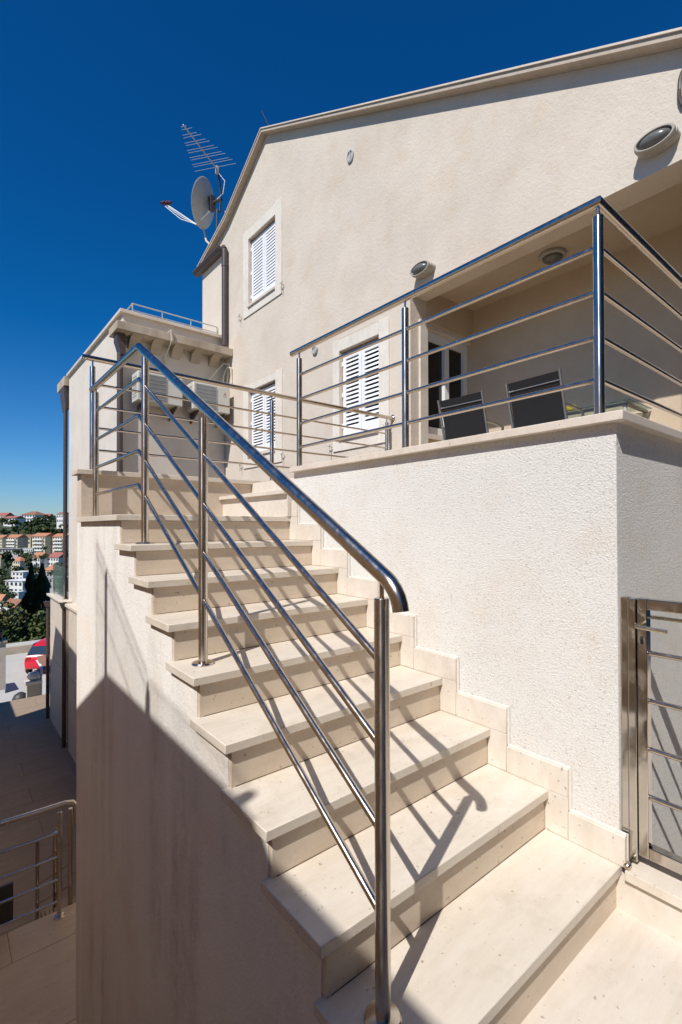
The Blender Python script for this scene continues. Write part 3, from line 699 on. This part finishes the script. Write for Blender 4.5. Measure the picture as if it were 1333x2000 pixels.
# neighbouring retaining wall left of the photograph: it throws the large shadow
nb = thing('boundary_wall', 'tall boundary wall of the neighbour left of the steps', 'wall', (-1.8, 5, CZ))
prof = [(-6, 1.80), (-.2, 1.80), (.42, 1.815), (.50, 1.895), (.60, 1.912), (1.5, 1.93), (2.41, 1.95), (3.25, 1.50), (4.2, 1.0), (8.6, 1.2), (9.4, 1.83), (11.03, 1.93), (12.40, 2.08), (12.88, 1.17), (13.95, .9), (13.95, -1.22), (15.7, -1.22)]
MB().prism([(-1.6, -6, -7.2)]+[(-1.6, a, b) for a, b in prof]+[(-1.6, 15.7, -7.2)], (-.35, 0, 0)).build('wall', stucco('ochre_stucco', (.80, .58, .36), 60, .004, .05), nb)
nf = thing('wire_fence', 'wire mesh fence with posts on top of the neighbour wall', 'fence', (-1.7, 2, 1.9))
MB().box(-1.66, -1.615, 2.39, 2.436, 1.9, 2.62).build('post', IRON, nf)
MB().lathe([(.033, 0), (.033, .16), (.001, .25)], (-1.64, 1.60, 1.9)).build('post', IRON, nf)
MB().tube([(-1.63, .60, 1.85), (-1.63, .60, 2.0)], .030, 10).build('post', IRON, nf)
wires = MB()
for i in range(35):
    y = 1.62+.031*i; zt = 2.16+.60*(y-1.60)
    if 2.38 < y < 2.45: continue
    zb = 1.93 if y < 2.41 else 1.95-.5*(y-2.41)
    wires.tube([(-1.62, y, zb), (-1.62, y, zt)], .0034, 5)
for i in range(30):
    y = .66+.031*i
    wires.tube([(-1.62, y, 1.89), (-1.62, y, 1.99+.10*(y-.66)+.03)], .0034, 5)
wires.tube([(-1.62, .62, 2.02), (-1.62, 1.6, 2.12)], .003, 5)
for dz in (0, -.09, -.36):
    wires.tube([(-1.62, 1.62, 2.16+dz+.0), (-1.62, 2.67, 2.16+.60*1.07+dz)], .003, 5)
wires.build('mesh', IRON, nf)

sh_ = thing('added_lane_house', 'unseen dark plastered house added behind the viewpoint for the steel to mirror', 'house', (8, -9, -1.47))  # out of view; added dark for the rails to mirror and to cut sky fill
R_BRX = plain('old_brown_tiles', (.16, .08, .05), .9, var=.2)
DARKP = plain('dark_plaster', (.085, .065, .048), .9, var=.2, scale=2)
MB().box(-1.0, 34, -16, -5.5, -2.6, 12.5).build('wall', DARKP, sh_)
for i in range(5):
    for z in (.6, 3.8, 6.8): MB().box(1+4*i, 2.2+4*i, -5.5, -5.44, z, z+1.4).build('window', DARKGLASS, sh_)
MB().box(-1.4, 34.4, -16.4, -5.1, 12.501, 12.8).build('roof', R_BRX, sh_)
# ------------------------------------------------------------------ land beyond
GPTS = [(-3000, -8), (0, -7.5), (30, -7.5), (45, -8.5), (60, -12), (100, -18.5), (150, -24.5), (200, -24.5), (250, -22.6), (350, -20.5), (450, -7.5), (550, 6), (620, 11), (720, 9), (1000, -15), (3500, -60)]
def gz(D):
    for (a, za), (b, zb) in zip(GPTS, GPTS[1:]):
        if D <= b:
            t = (D-a)/(b-a); t = t*t*(3-2*t) if a >= 0 else t
            return za+(zb-za)*t
    return GPTS[-1][1]
fh = Vector((fw.x, fw.y, 0)).normalized(); rh = Vector((rt.x, rt.y, 0)).normalized()
grd = bmesh.new()
Ds = [-800, -100, 0, 20, 30, 37, 45, 52, 60, 70, 80, 100, 125, 150, 175, 200, 225, 250, 300, 350, 400, 450, 500, 550, 590, 620, 670, 720, 850, 1000, 2000, 3500]
Ls = [-2500, -1200, -700, -500, -420, -350, -300, -250, -200, -150, -110, -80, -60, -40, -20, 0, 40, 150, 500, 1500, 2500]
V = [[grd.verts.new(fh*D+rh*l_+Vector((0, 0, gz(D)+(random.uniform(-.6, .6) if D > 60 else 0)))) for l_ in Ls] for D in Ds]
for i in range(len(Ds)-1):
    for j in range(len(Ls)-1):
        f_ = grd.faces.new([V[i][j], V[i][j+1], V[i+1][j+1], V[i+1][j]]); f_.smooth = True
gm = bpy.data.meshes.new('ground'); grd.to_mesh(gm); grd.free()
GRASS = leafmat('hill_vegetation', (.030, .050, .018), (.085, .095, .040), .06)
go = bpy.data.objects.new('ground', gm); COL.objects.link(go); gm.materials.append(GRASS); structure(go)
STREET = plain('pale_concrete', (.50, .47, .41), .8, var=.06, scale=1.2)
structure(MB().prism([(-14, 16.2, -7.3), (12, 16.2, -7.3), (12, 37, -7.3), (-14, 37, -7.3)], (0, 0, .02)).build('street', STREET))

def cloud(center, rad, n, size, seed, squash=1.0, cone=False):
    rnd = random.Random(seed); m = MB(); c = Vector(center)
    nb_ = max(4, int(5)); lobes = []
    for i in range(9):
        lobes.append((Vector((rnd.uniform(-.55, .55)*rad[0], rnd.uniform(-.55, .55)*rad[1], rnd.uniform(-.5, .6)*rad[2])), rnd.uniform(.35, .6)))
    for i in range(n):
        d = Vector((rnd.gauss(0, 1), rnd.gauss(0, 1), rnd.gauss(0, 1))).normalized()*(rnd.uniform(.55, 1)**.5)
        if cone:
            a0 = c.x; t = rnd.random()**1.1; rr_ = min(1, 1.5*(1-t)**.8)*(.8+.2*math.sin(t*17+a0))*rad[0]*rnd.uniform(.55, 1.08); a = rnd.uniform(0, 6.283)
            p = c+Vector((math.cos(a)*rr_, math.sin(a)*rr_, (t*2-1)*rad[2]))
        else:
            lo, s = lobes[rnd.randrange(9)]
            p = c+lo+Vector((d.x*rad[0]*s, d.y*rad[1]*s, d.z*rad[2]*s))
        u = Vector((rnd.gauss(0, 1), rnd.gauss(0, 1), rnd.gauss(0, 1))).normalized(); v = u.orthogonal().normalized()
        s = size*rnd.uniform(.6, 1.4)
        if cone: u = (Vector((0, 0, 1))+u*.35).normalized(); v = u.orthogonal().normalized(); m.face([p-v*s*.4, p+u*s, p+v*s*.4])
        else: m.face([p-u*s-v*s*.3, p+v*s*.7, p+u*s-v*s*.3, p-v*s*.9])
    return m
LEAF_D = leafmat('dark_foliage', (.020, .036, .012), (.060, .085, .028), .5)
LEAF_M = leafmat('green_foliage', (.030, .055, .015), (.100, .120, .035), .7)
LEAF_O = leafmat('olive_foliage', (.040, .055, .014), (.150, .140, .040), 1.2)
CYP = leafmat('cypress_foliage', (.010, .020, .009), (.030, .045, .018), 1.5)
BARK = plain('bark', (.09, .06, .04), .9)
def tree(px, pyb, wpx, hpx, D, label, mat=LEAF_M, kind='tree', n=260, cone=False, name='tree', group=None, leaf=None):
    k = D/F_PX; b = spot(px, pyb, D); H = hpx*k; W = wpx*k
    t = thing(name, label, kind, b, group)
    MB().tube([b-Vector((0, 0, 1)), b+Vector((0, 0, H*.35)), b+Vector((.02*H, 0, H*.7))], W*.05+.05, 7, r2=W*.015+.02).build('trunk', BARK, t)
    c = b+Vector((0, 0, H*(.5 if cone else .58)))
    rad = (W*.5, W*.5, H*(.5 if cone else .42))
    cloud(c, (rad[0], rad[1], rad[2]), n, leaf or max(W, H)*.07, random.randrange(9999), cone=cone).build('crown', mat, t)
    return t

ROOFS = {}
def roofmat(name, col):
    m, n, l, p = nodes(name); a = noise(n, l, 1.4, 5, .7)
    c = ramp(n, l, a.outputs[0], [(.3, [v*.75 for v in col]), (.7, [min(1, v*1.2) for v in col])]).outputs[0]
    l.new(c, p.inputs['Base Color']); p.inputs['Roughness'].default_value = .8; return m
R_OR = roofmat('orange_tiles', (.46, .20, .11)); R_RD = roofmat('red_tiles', (.34, .12, .09)); R_BR = roofmat('brown_tiles', (.28, .13, .08))
WALL_C = {'white': plain('far_white_wall', (.72, .70, .66), .8, var=.05, scale=.8), 'cream': plain('far_cream_wall', (.62, .53, .38), .8, var=.05, scale=.8), 'grey': plain('far_grey_wall', (.42, .40, .38), .8, var=.05, scale=.8)}
FARWIN = plain('far_window', (.04, .045, .05), .3)
def far_house(px0, px1, pyt, pyb, D, label, wall='white', roof=R_OR, rh_=.25, kind='gable', yaw=-.35, nf=3, nw=4, cat='house', name='house', depth=.7, ridge='x', blc=False):
    """house filling photo columns px0..px1 with wall foot at pyb and ridge at pyt; it stands at distance D"""
    k = D/F_PX; b = spot((px0+px1)/2, pyb, D); Wd = (px1-px0)*k*.92; Ht = (pyb-pyt)*k; dp_ = Wd*depth
    ang = math.atan2(fh.y, fh.x)-math.pi/2+yaw
    M = Matrix.Translation(b+fh*dp_*.3) @ Matrix.Rotation(ang, 4, 'Z')
    t = thing(name, label, cat, b)
    hwl = Ht*(1-rh_) if kind != 'flat' else Ht
    MB().box(-Wd/2, Wd/2, -dp_/2, dp_/2, -5, hwl, M).build('wall', WALL_C[wall], t)
    o = .04*Wd
    if kind == 'gable':
        r_ = MB()
        if ridge == 'x':
            pts = [(-Wd/2-o, -dp_/2-o, hwl), (-Wd/2-o, dp_/2+o, hwl), (-Wd/2-o, 0, Ht)]; vec = Vector((Wd+2*o, 0, 0))
            gp = [(-Wd/2-.01, -dp_/2, hwl-.01), (-Wd/2-.01, dp_/2, hwl-.01), (-Wd/2-.01, 0, Ht-.08*Ht)]
        else:
            pts = [(-Wd/2-o, -dp_/2-o, hwl), (Wd/2+o, -dp_/2-o, hwl), (0, -dp_/2-o, Ht)]; vec = Vector((0, dp_+2*o, 0))
        r_.prism([M @ Vector(p) for p in pts], M.to_3x3() @ vec); r_.build('roof', roof, t)
    elif kind == 'hip':
        r_ = MB(); a = [Vector(p) for p in ((-Wd/2-o, -dp_/2-o, hwl), (Wd/2+o, -dp_/2-o, hwl), (Wd/2+o, dp_/2+o, hwl), (-Wd/2-o, dp_/2+o, hwl))]
        q0, q1 = Vector((-Wd*.2, 0, Ht)), Vector((Wd*.2, 0, Ht)); a = [M @ p for p in a]; q0 = M @ q0; q1 = M @ q1
        for fc in ([a[0], a[1], q1, q0], [a[1], a[2], q1], [a[2], a[3], q0, q1], [a[3], a[0], q0], a[::-1]): r_.face(fc)
        r_.build('roof', roof, t)
    else:
        MB().box(-Wd/2-o, Wd/2+o, -dp_/2-o, dp_/2+o, hwl, hwl+.15*k*4, M).build('roof', WALL_C[wall], t)
    fhh = hwl/nf
    for i in range(nf):
        for j in range(nw):
            x = -Wd/2+Wd*(j+.5)/nw; ww = Wd/nw*.26; z = fhh*(i+.3)
            MB().box(x-ww, x+ww, -dp_/2-.04, -dp_/2+.02, z, z+fhh*.48, M).build('window', FARWIN, t)
        if blc: MB().box(-Wd*.36, Wd*.36, -dp_/2-1.1, -dp_/2-.05, fhh*i+.0, fhh*i+.9, M).build('balcony', WALL_C['white'], t)
    for j in range(2):
        y = -dp_/2+dp_*(j+.5)/2
        for i in range(nf):
            z = fhh*(i+.3); MB().box(-Wd/2-.04, -Wd/2+.02, y-dp_*.09, y+dp_*.09, z, z+fhh*.45, M).build('window', FARWIN, t)
    return t
# skyline
far_house(-8, 21, 1001, 1016, 560, 'dull red roofed house at the left end of the hilltop skyline', 'cream', R_RD, .45, nf=1)
far_house(7, 41, 1007.5, 1019, 520, 'long white house with orange red roof just below the left skyline', 'white', R_RD, .42, nf=1)
far_house(42, 82, 998.5, 1020, 560, 'biggest white villa on the hilltop with hipped brown roof and balconies', 'white', R_BR, .33, 'hip', nf=2, nw=5, cat='villa', blc=True)
far_house(85, 102, 1003, 1016, 600, 'small red roofed house half behind trees right of the hilltop villa', 'grey', R_RD, .45, nf=1)
far_house(111, 136, 1000, 1022, 430, 'pale house at the right of the skyline beside the downpipe', 'white', R_BR, .2, nf=2)
# apartment row
far_house(-12, 14, 1045, 1073, 330, 'cream apartment block cut off by the left edge of the picture', 'cream', R_OR, .2, nf=4, cat='apartment block', depth=.8)
far_house(12, 46, 1044, 1074, 330, 'four storey apartment block with orange roof and balconies, left in the row', 'cream', R_OR, .2, nf=4, nw=5, cat='apartment block', blc=True)
far_house(48, 66, 1044, 1064, 345, 'small cream gabled block between the two bigger apartment blocks', 'cream', R_OR, .25, nf=2, nw=2, cat='apartment block', ridge='y')
far_house(63, 101, 1041, 1076, 330, 'tallest apartment block in the middle of the row with orange roof', 'cream', R_OR, .19, nf=4, nw=5, cat='apartment block', blc=True)
far_house(103, 138, 1042, 1075, 330, 'rightmost apartment block of the row beside the downpipe', 'cream', R_OR, .19, nf=4, nw=5, cat='apartment block', blc=True)
far_house(-10, 45, 1072, 1081, 300, 'low dark retaining block under the left apartment buildings', 'grey', R_OR, kind='flat', nf=1, nw=8, cat='garage row', name='garage_row', depth=.15, yaw=-.1)
far_house(44, 66, 1071, 1081, 295, 'low white arcaded block below the apartment row', 'white', R_OR, kind='flat', nf=1, nw=5, cat='garage row', name='garage_row', depth=.2, yaw=-.1)
# middle houses
far_house(60, 92, 1079, 1108, 235, 'white house with bright orange roof above the cypresses', 'white', R_OR, .36, nf=2, yaw=-.5)
far_house(93, 130, 1079, 1106, 235, 'white gabled house with red roof next to the orange roofed one', 'white', R_RD, .36, nf=2, yaw=-.5)
far_house(22, 48, 1088, 1110, 225, 'yellowish villa with orange roof among trees on the left', 'cream', R_OR, .34, 'hip', nf=2)
far_house(-8, 6, 1085, 1118, 225, 'beige house cut by the left edge of the picture', 'cream', R_OR, .1, nf=3, nw=2)
far_house(86, 118, 1104, 1130, 180, 'orange hipped roof house right behind the cypress tops', 'grey', R_OR, .38, 'hip', nf=1)
far_house(24, 56, 1117, 1134, 165, 'flat roofed white house with dark window bands, upper of the two', 'white', kind='flat', nf=2, nw=3, cat='modern house')
far_house(11, 62, 1134, 1160, 150, 'large flat roofed white modern house on the left', 'white', kind='flat', nf=2, nw=4, cat='modern house')
far_house(23, 43, 1156, 1176, 135, 'small white cube house below the big modern one', 'white', kind='flat', nf=2, nw=2, cat='modern house')
far_house(90, 128, 1128, 1152, 120, 'grey block with blue grey roof right of the cypresses', 'grey', kind='flat', nf=2, nw=4, cat='building')
far_house(-14, 12, 1161, 1190, 110, 'house with orange roof at the left edge above the hedge', 'white', R_OR, .4, nf=1, nw=2)
far_house(4, 48, 1171, 1204, 95, 'white gabled house with brown roof behind the hedge', 'white', R_BR, .42, nf=1, nw=3, yaw=-.5)
# trees on the hill
rt_ = random.Random(3)
spots = [(4, 1022, 22, 9, 500), (24, 1026, 24, 10, 490), (50, 1032, 26, 13, 470), (66, 1034, 26, 16, 460), (82, 1030, 26, 20, 470), (96, 1036, 28, 18, 450), (112, 1036, 26, 18, 440), (126, 1040, 24, 20, 430), (36, 1042, 28, 12, 430), (60, 1044, 26, 12, 420), (88, 1044, 30, 13, 400), (111, 1046, 30, 14, 400), (8, 1044, 22, 10, 420), (74, 1018, 14, 8, 540), (100, 1022, 16, 14, 520),
         (15, 1116, 18, 32, 200), (2, 1130, 18, 22, 190), (34, 1120, 22, 12, 190), (56, 1112, 22, 22, 215), (50, 1098, 16, 14, 230), (70, 1122, 26, 14, 190), (48, 1132, 22, 14, 175), (122, 1112, 24, 14, 200), (10, 1138, 26, 16, 165), (84, 1094, 14, 10, 228), (6, 1168, 24, 22, 125), (18, 1178, 26, 18, 115), (-2, 1150, 16, 18, 150), (118, 1140, 24, 16, 150), (36, 1086, 16, 12, 260), (52, 1090, 20, 10, 255), (125, 1086, 18, 10, 260), (88, 1076, 10, 8, 290), (8, 1098, 18, 14, 235), (100, 1124, 12, 10, 170)]
words = ['small', 'round', 'wide', 'dense', 'low', 'bushy', 'dark', 'leafy']
ordn = 'first second third fourth fifth sixth seventh eighth ninth tenth eleventh twelfth thirteenth fourteenth fifteenth sixteenth seventeenth'.split()
zone = lambda D: 0 if D > 390 else (1 if D > 170 else 2)
zn = ['on the upper hillside', 'beside the orange roofed middle houses', 'around the white modern houses']
for i, (px, py, wd, ht, D) in enumerate(spots):
    k = sorted(p[0] for p in spots if zone(p[4]) == zone(D)); o_ = ordn[k.index(px)]
    tree(px, py+1, wd*1.2, ht*1.25, D, f'{o_} tree from the left {zn[zone(D)]}', [LEAF_D, LEAF_M, LEAF_D][i % 3], n=230, group='trees scattered over the town hillside')
tree(61, 1216, 33, 112, 60, 'tall dark cypress, left of the pair in front of the town', CYP, 'cypress', 2600, True, 'cypress_tree', 'pair of cypresses', leaf=.32)
tree(82, 1222, 42, 118, 57, 'tall dark cypress, right and slightly wider of the pair', CYP, 'cypress', 3000, True, 'cypress_tree', 'pair of cypresses', leaf=.32)
# hedge of bushes behind the street
hb = [(6, 1300, 50, 92, 33), (36, 1296, 50, 90, 34.5), (66, 1294, 52, 88, 33.5), (98, 1290, 52, 86, 34), (20, 1270, 50, 66, 40), (84, 1265, 52, 62, 41), (122, 1285, 40, 80, 38)]
for i, (px, py, wd, ht, D) in enumerate(hb):
    k = D/F_PX; b = spot(px, py, D); W, H = wd*k, ht*k
    t = thing('bush', 'dense green bush behind the street, number %s from the left in the hedge' % ('first second third fourth fifth sixth seventh'.split()[[0, 2, 3, 5, 1, 4, 6][i]]), 'bush', b, 'bushes behind the parked car')
    t['label'] = t['label'].replace('number ', '')
    cloud(b+Vector((0, 0, H*.5)), (W*.65, W*.5, H*.62), 2400, .14, 50+i).build('foliage', LEAF_O if i % 2 else LEAF_M, t)
    MB().tube([b-Vector((0, 0, 1.5)), b+Vector((0, 0, H*.5))], .07, 6).build('stem', BARK, t)
pw = spot(-5, 1290, 27.5); pe = spot(62, 1272, 28.5)
wv = (pe-pw); wv.z = 0
tag(MB().prism([Vector((pw.x, pw.y, -7.5)), Vector((pw.x, pw.y, -6.85)), Vector((pw.x+wv.x*2.5, pw.y+wv.y*2.5, -6.85)), Vector((pw.x+wv.x*2.5, pw.y+wv.y*2.5, -7.5))], fh*.3).build('garden_wall', CONC), 'low rough concrete wall between the street and the bushes', 'wall')

# red hatchback
def car():
    c = spot(110, 1303, 25.8); c.z = -7.28
    yaw = R(62)
    t = thing('parked_car', 'bright red hatchback parked on the street, half hidden by the clad wall', 'car', c)
    M = Matrix.Translation(c) @ Matrix.Rotation(yaw, 4, 'Z')
    RED = plain('red_car_paint', (.62, .012, .03), .22, var=.02, spec=.6)
    secs = [(-2.0, .62, .45, .80), (-1.9, .78, .35, 1.02), (-1.5, .85, .25, 1.38), (-.7, .86, .22, 1.50), (.2, .86, .22, 1.48), (.75, .85, .22, 1.18), (1.0, .84, .22, .96), (1.7, .80, .25, .84), (2.0, .62, .35, .62)]
    bm_ = MB(); rings = []
    for x, hw_, zb, zt_ in secs:
        belt = min(zt_, .90); top_w = hw_*(.74 if zt_ > 1.1 else .9)
        ring_ = [(-hw_*.95, zb), (-hw_, (zb+belt)/2), (-hw_*.97, belt), (-top_w, zt_-.06), (-top_w*.7, zt_), (top_w*.7, zt_), (top_w, zt_-.06), (hw_*.97, belt), (hw_, (zb+belt)/2), (hw_*.95, zb)]
        rings.append([bm_.bm.verts.new(M @ Vector((x, y_, z_))) for y_, z_ in ring_])
    for a, b in zip(rings, rings[1:]):
        for j in range(10):
            f_ = bm_.bm.faces.new([a[j], a[(j+1) % 10], b[(j+1) % 10], b[j]]); f_.smooth = True
    bm_.bm.faces.new(rings[0][::-1]); bm_.bm.faces.new(rings[-1])
    bm_.build('body', RED, t)
    CG = glassy('car_glass', (.03, .05, .08), .05)
    for s in (-1, 1):
        q = [(-1.35, .862*.985, .95), (.62, .862*.985, .95), (.12, .70, 1.38), (-1.0, .70, 1.40)]
        MB().prism([M @ Vector((x, s*y_+s*.012, z_)) for x, y_, z_ in q], M.to_3x3() @ Vector((0, s*.01, 0))).build('side_window', CG, t)
    MB().prism([M @ Vector(p) for p in ((.30, -.62, 1.47), (.30, .62, 1.47), (.98, .72, .99), (.98, -.72, .99))], M.to_3x3() @ Vector((.03, 0, .03))).build('windscreen', CG, t)
    MB().prism([M @ Vector(p) for p in ((-1.52, -.58, 1.36), (-1.52, .58, 1.36), (-1.90, .64, 1.04), (-1.90, -.64, 1.04))], M.to_3x3() @ Vector((-.03, 0, .03))).build('rear_window', CG, t)
    TY = plain('tyre_rubber', (.02, .02, .02), .8)
    for x in (-1.3, 1.3):
        for s in (-1, 1):
            wv_ = M @ Vector((x, s*.80, .31)); ax = M.to_3x3() @ Vector((0, s, 0))
            wh = MB().lathe([(.20, -.1), (.31, -.08), (.31, .06), (.20, .075)], wv_, ax, 20).build('wheel', TY, t)
            MB().lathe([(.20, .07), (.12, .08), (.03, .07)], wv_, ax, 16).build('rim', GREY, wh)
    for s in (-1, 1): MB().box(-1.99, -1.90, s*.60-.1, s*.60+.1, .72, .95, M).build('tail_lamp', plain('tail_lamp_red', (.4, .01, .01), .2) if 'tail_lamp_red' not in MATS else MATS['tail_lamp_red'], t)
    return t
car()
# clutter by the courtyard end
sc = thing('lean_to_roof', 'small brown red sheet roof with white edge board in front of the red car', 'roof', spot(90, 1300, 19))
q = [spot(71, 1284, 19.5), spot(100, 1280, 19.2), spot(100, 1315, 17.5), spot(82, 1310, 17.6)]
MB().prism(q, (0, 0, .05)).build('roof_sheet', R_BR, sc)
MB().prism([spot(70, 1290, 19.2), spot(72, 1290, 19.2), spot(82, 1303, 17.6), spot(82, 1320, 17.5), spot(78.5, 1320, 17.5), spot(78.5, 1304, 17.6)], fh*.05).build('edge_board', WHITE, sc)
for px in (80, 98): 
    b = spot(px, 1318, 17.6); MB().tube([b, Vector((b.x, b.y, -7.28))], .04, 8).build('post', GREY, sc)
bl = thing('stone_pillar', 'squat stone pillar with round stone ball on top at the courtyard end', 'pillar', spot(64, 1352, 17.5))
b = spot(65, 1356, 17.5)
MB().box(b.x-.2, b.x+.2, b.y-.2, b.y+.2, b.z-.9, b.z+.40).build('shaft', CONC, bl); MB().box(b.x-.25, b.x+.25, b.y-.25, b.y+.25, b.z+.41, b.z+.50).build('cap', COPING, bl)
MB().lathe([(.001, 0), (.12, .02), (.19, .10), (.20, .17), (.15, .27), (.001, .32)], (b.x, b.y, b.z+.50)).build('ball', COPING, bl)
b = spot(40, 1362, 18); tag(MB().lathe([(.26, 0), (.27, .08), (.2, .22), (.08, .3), (.001, .31)], b-Vector((0, 0, .12))).build('planter', IRON), 'black domed bin lid at the far edge of the courtyard', 'bin')
q = [spot(10, 1341, 21.4), spot(36, 1335, 21.9), spot(28, 1322, 22.8), spot(10, 1325, 22.6)]
tag(MB().prism([Vector((p.x, p.y, -7.278)) for p in q], (0, 0, .03)).build('floor_mat', plain('navy_mat', (.02, .025, .06), .8)), 'dark blue mat lying on the pale street surface', 'mat')
b = spot(2, 1368, 16.2)
pl = thing('gate_pillar', 'pale stone pillar with potted plant at the left edge of the picture', 'pillar', b)
MB().box(b.x-.45, b.x+.11, b.y-.2, b.y+.3, CZ-.4, CZ+1.15).build('shaft', COPING, pl)
MB().box(b.x-.5, b.x+.15, b.y-.25, b.y+.35, CZ+1.151, CZ+1.22).build('cap', CONC, pl)
pp = thing('potted_plant', 'dark pot with green and reddish plant on the pillar at the left edge', 'plant', (b.x-.15, b.y, CZ+1.22))
MB().lathe([(.13, 0), (.19, .28), (.16, .28), (.15, .24), (.001, .24)], (b.x-.12, b.y, CZ+1.222)).build('pot', IRON, pp)
cloud((b.x-.15, b.y, CZ+2.0), (.5, .45, .6), 700, .07, 77).build('foliage', LEAF_O, pp)
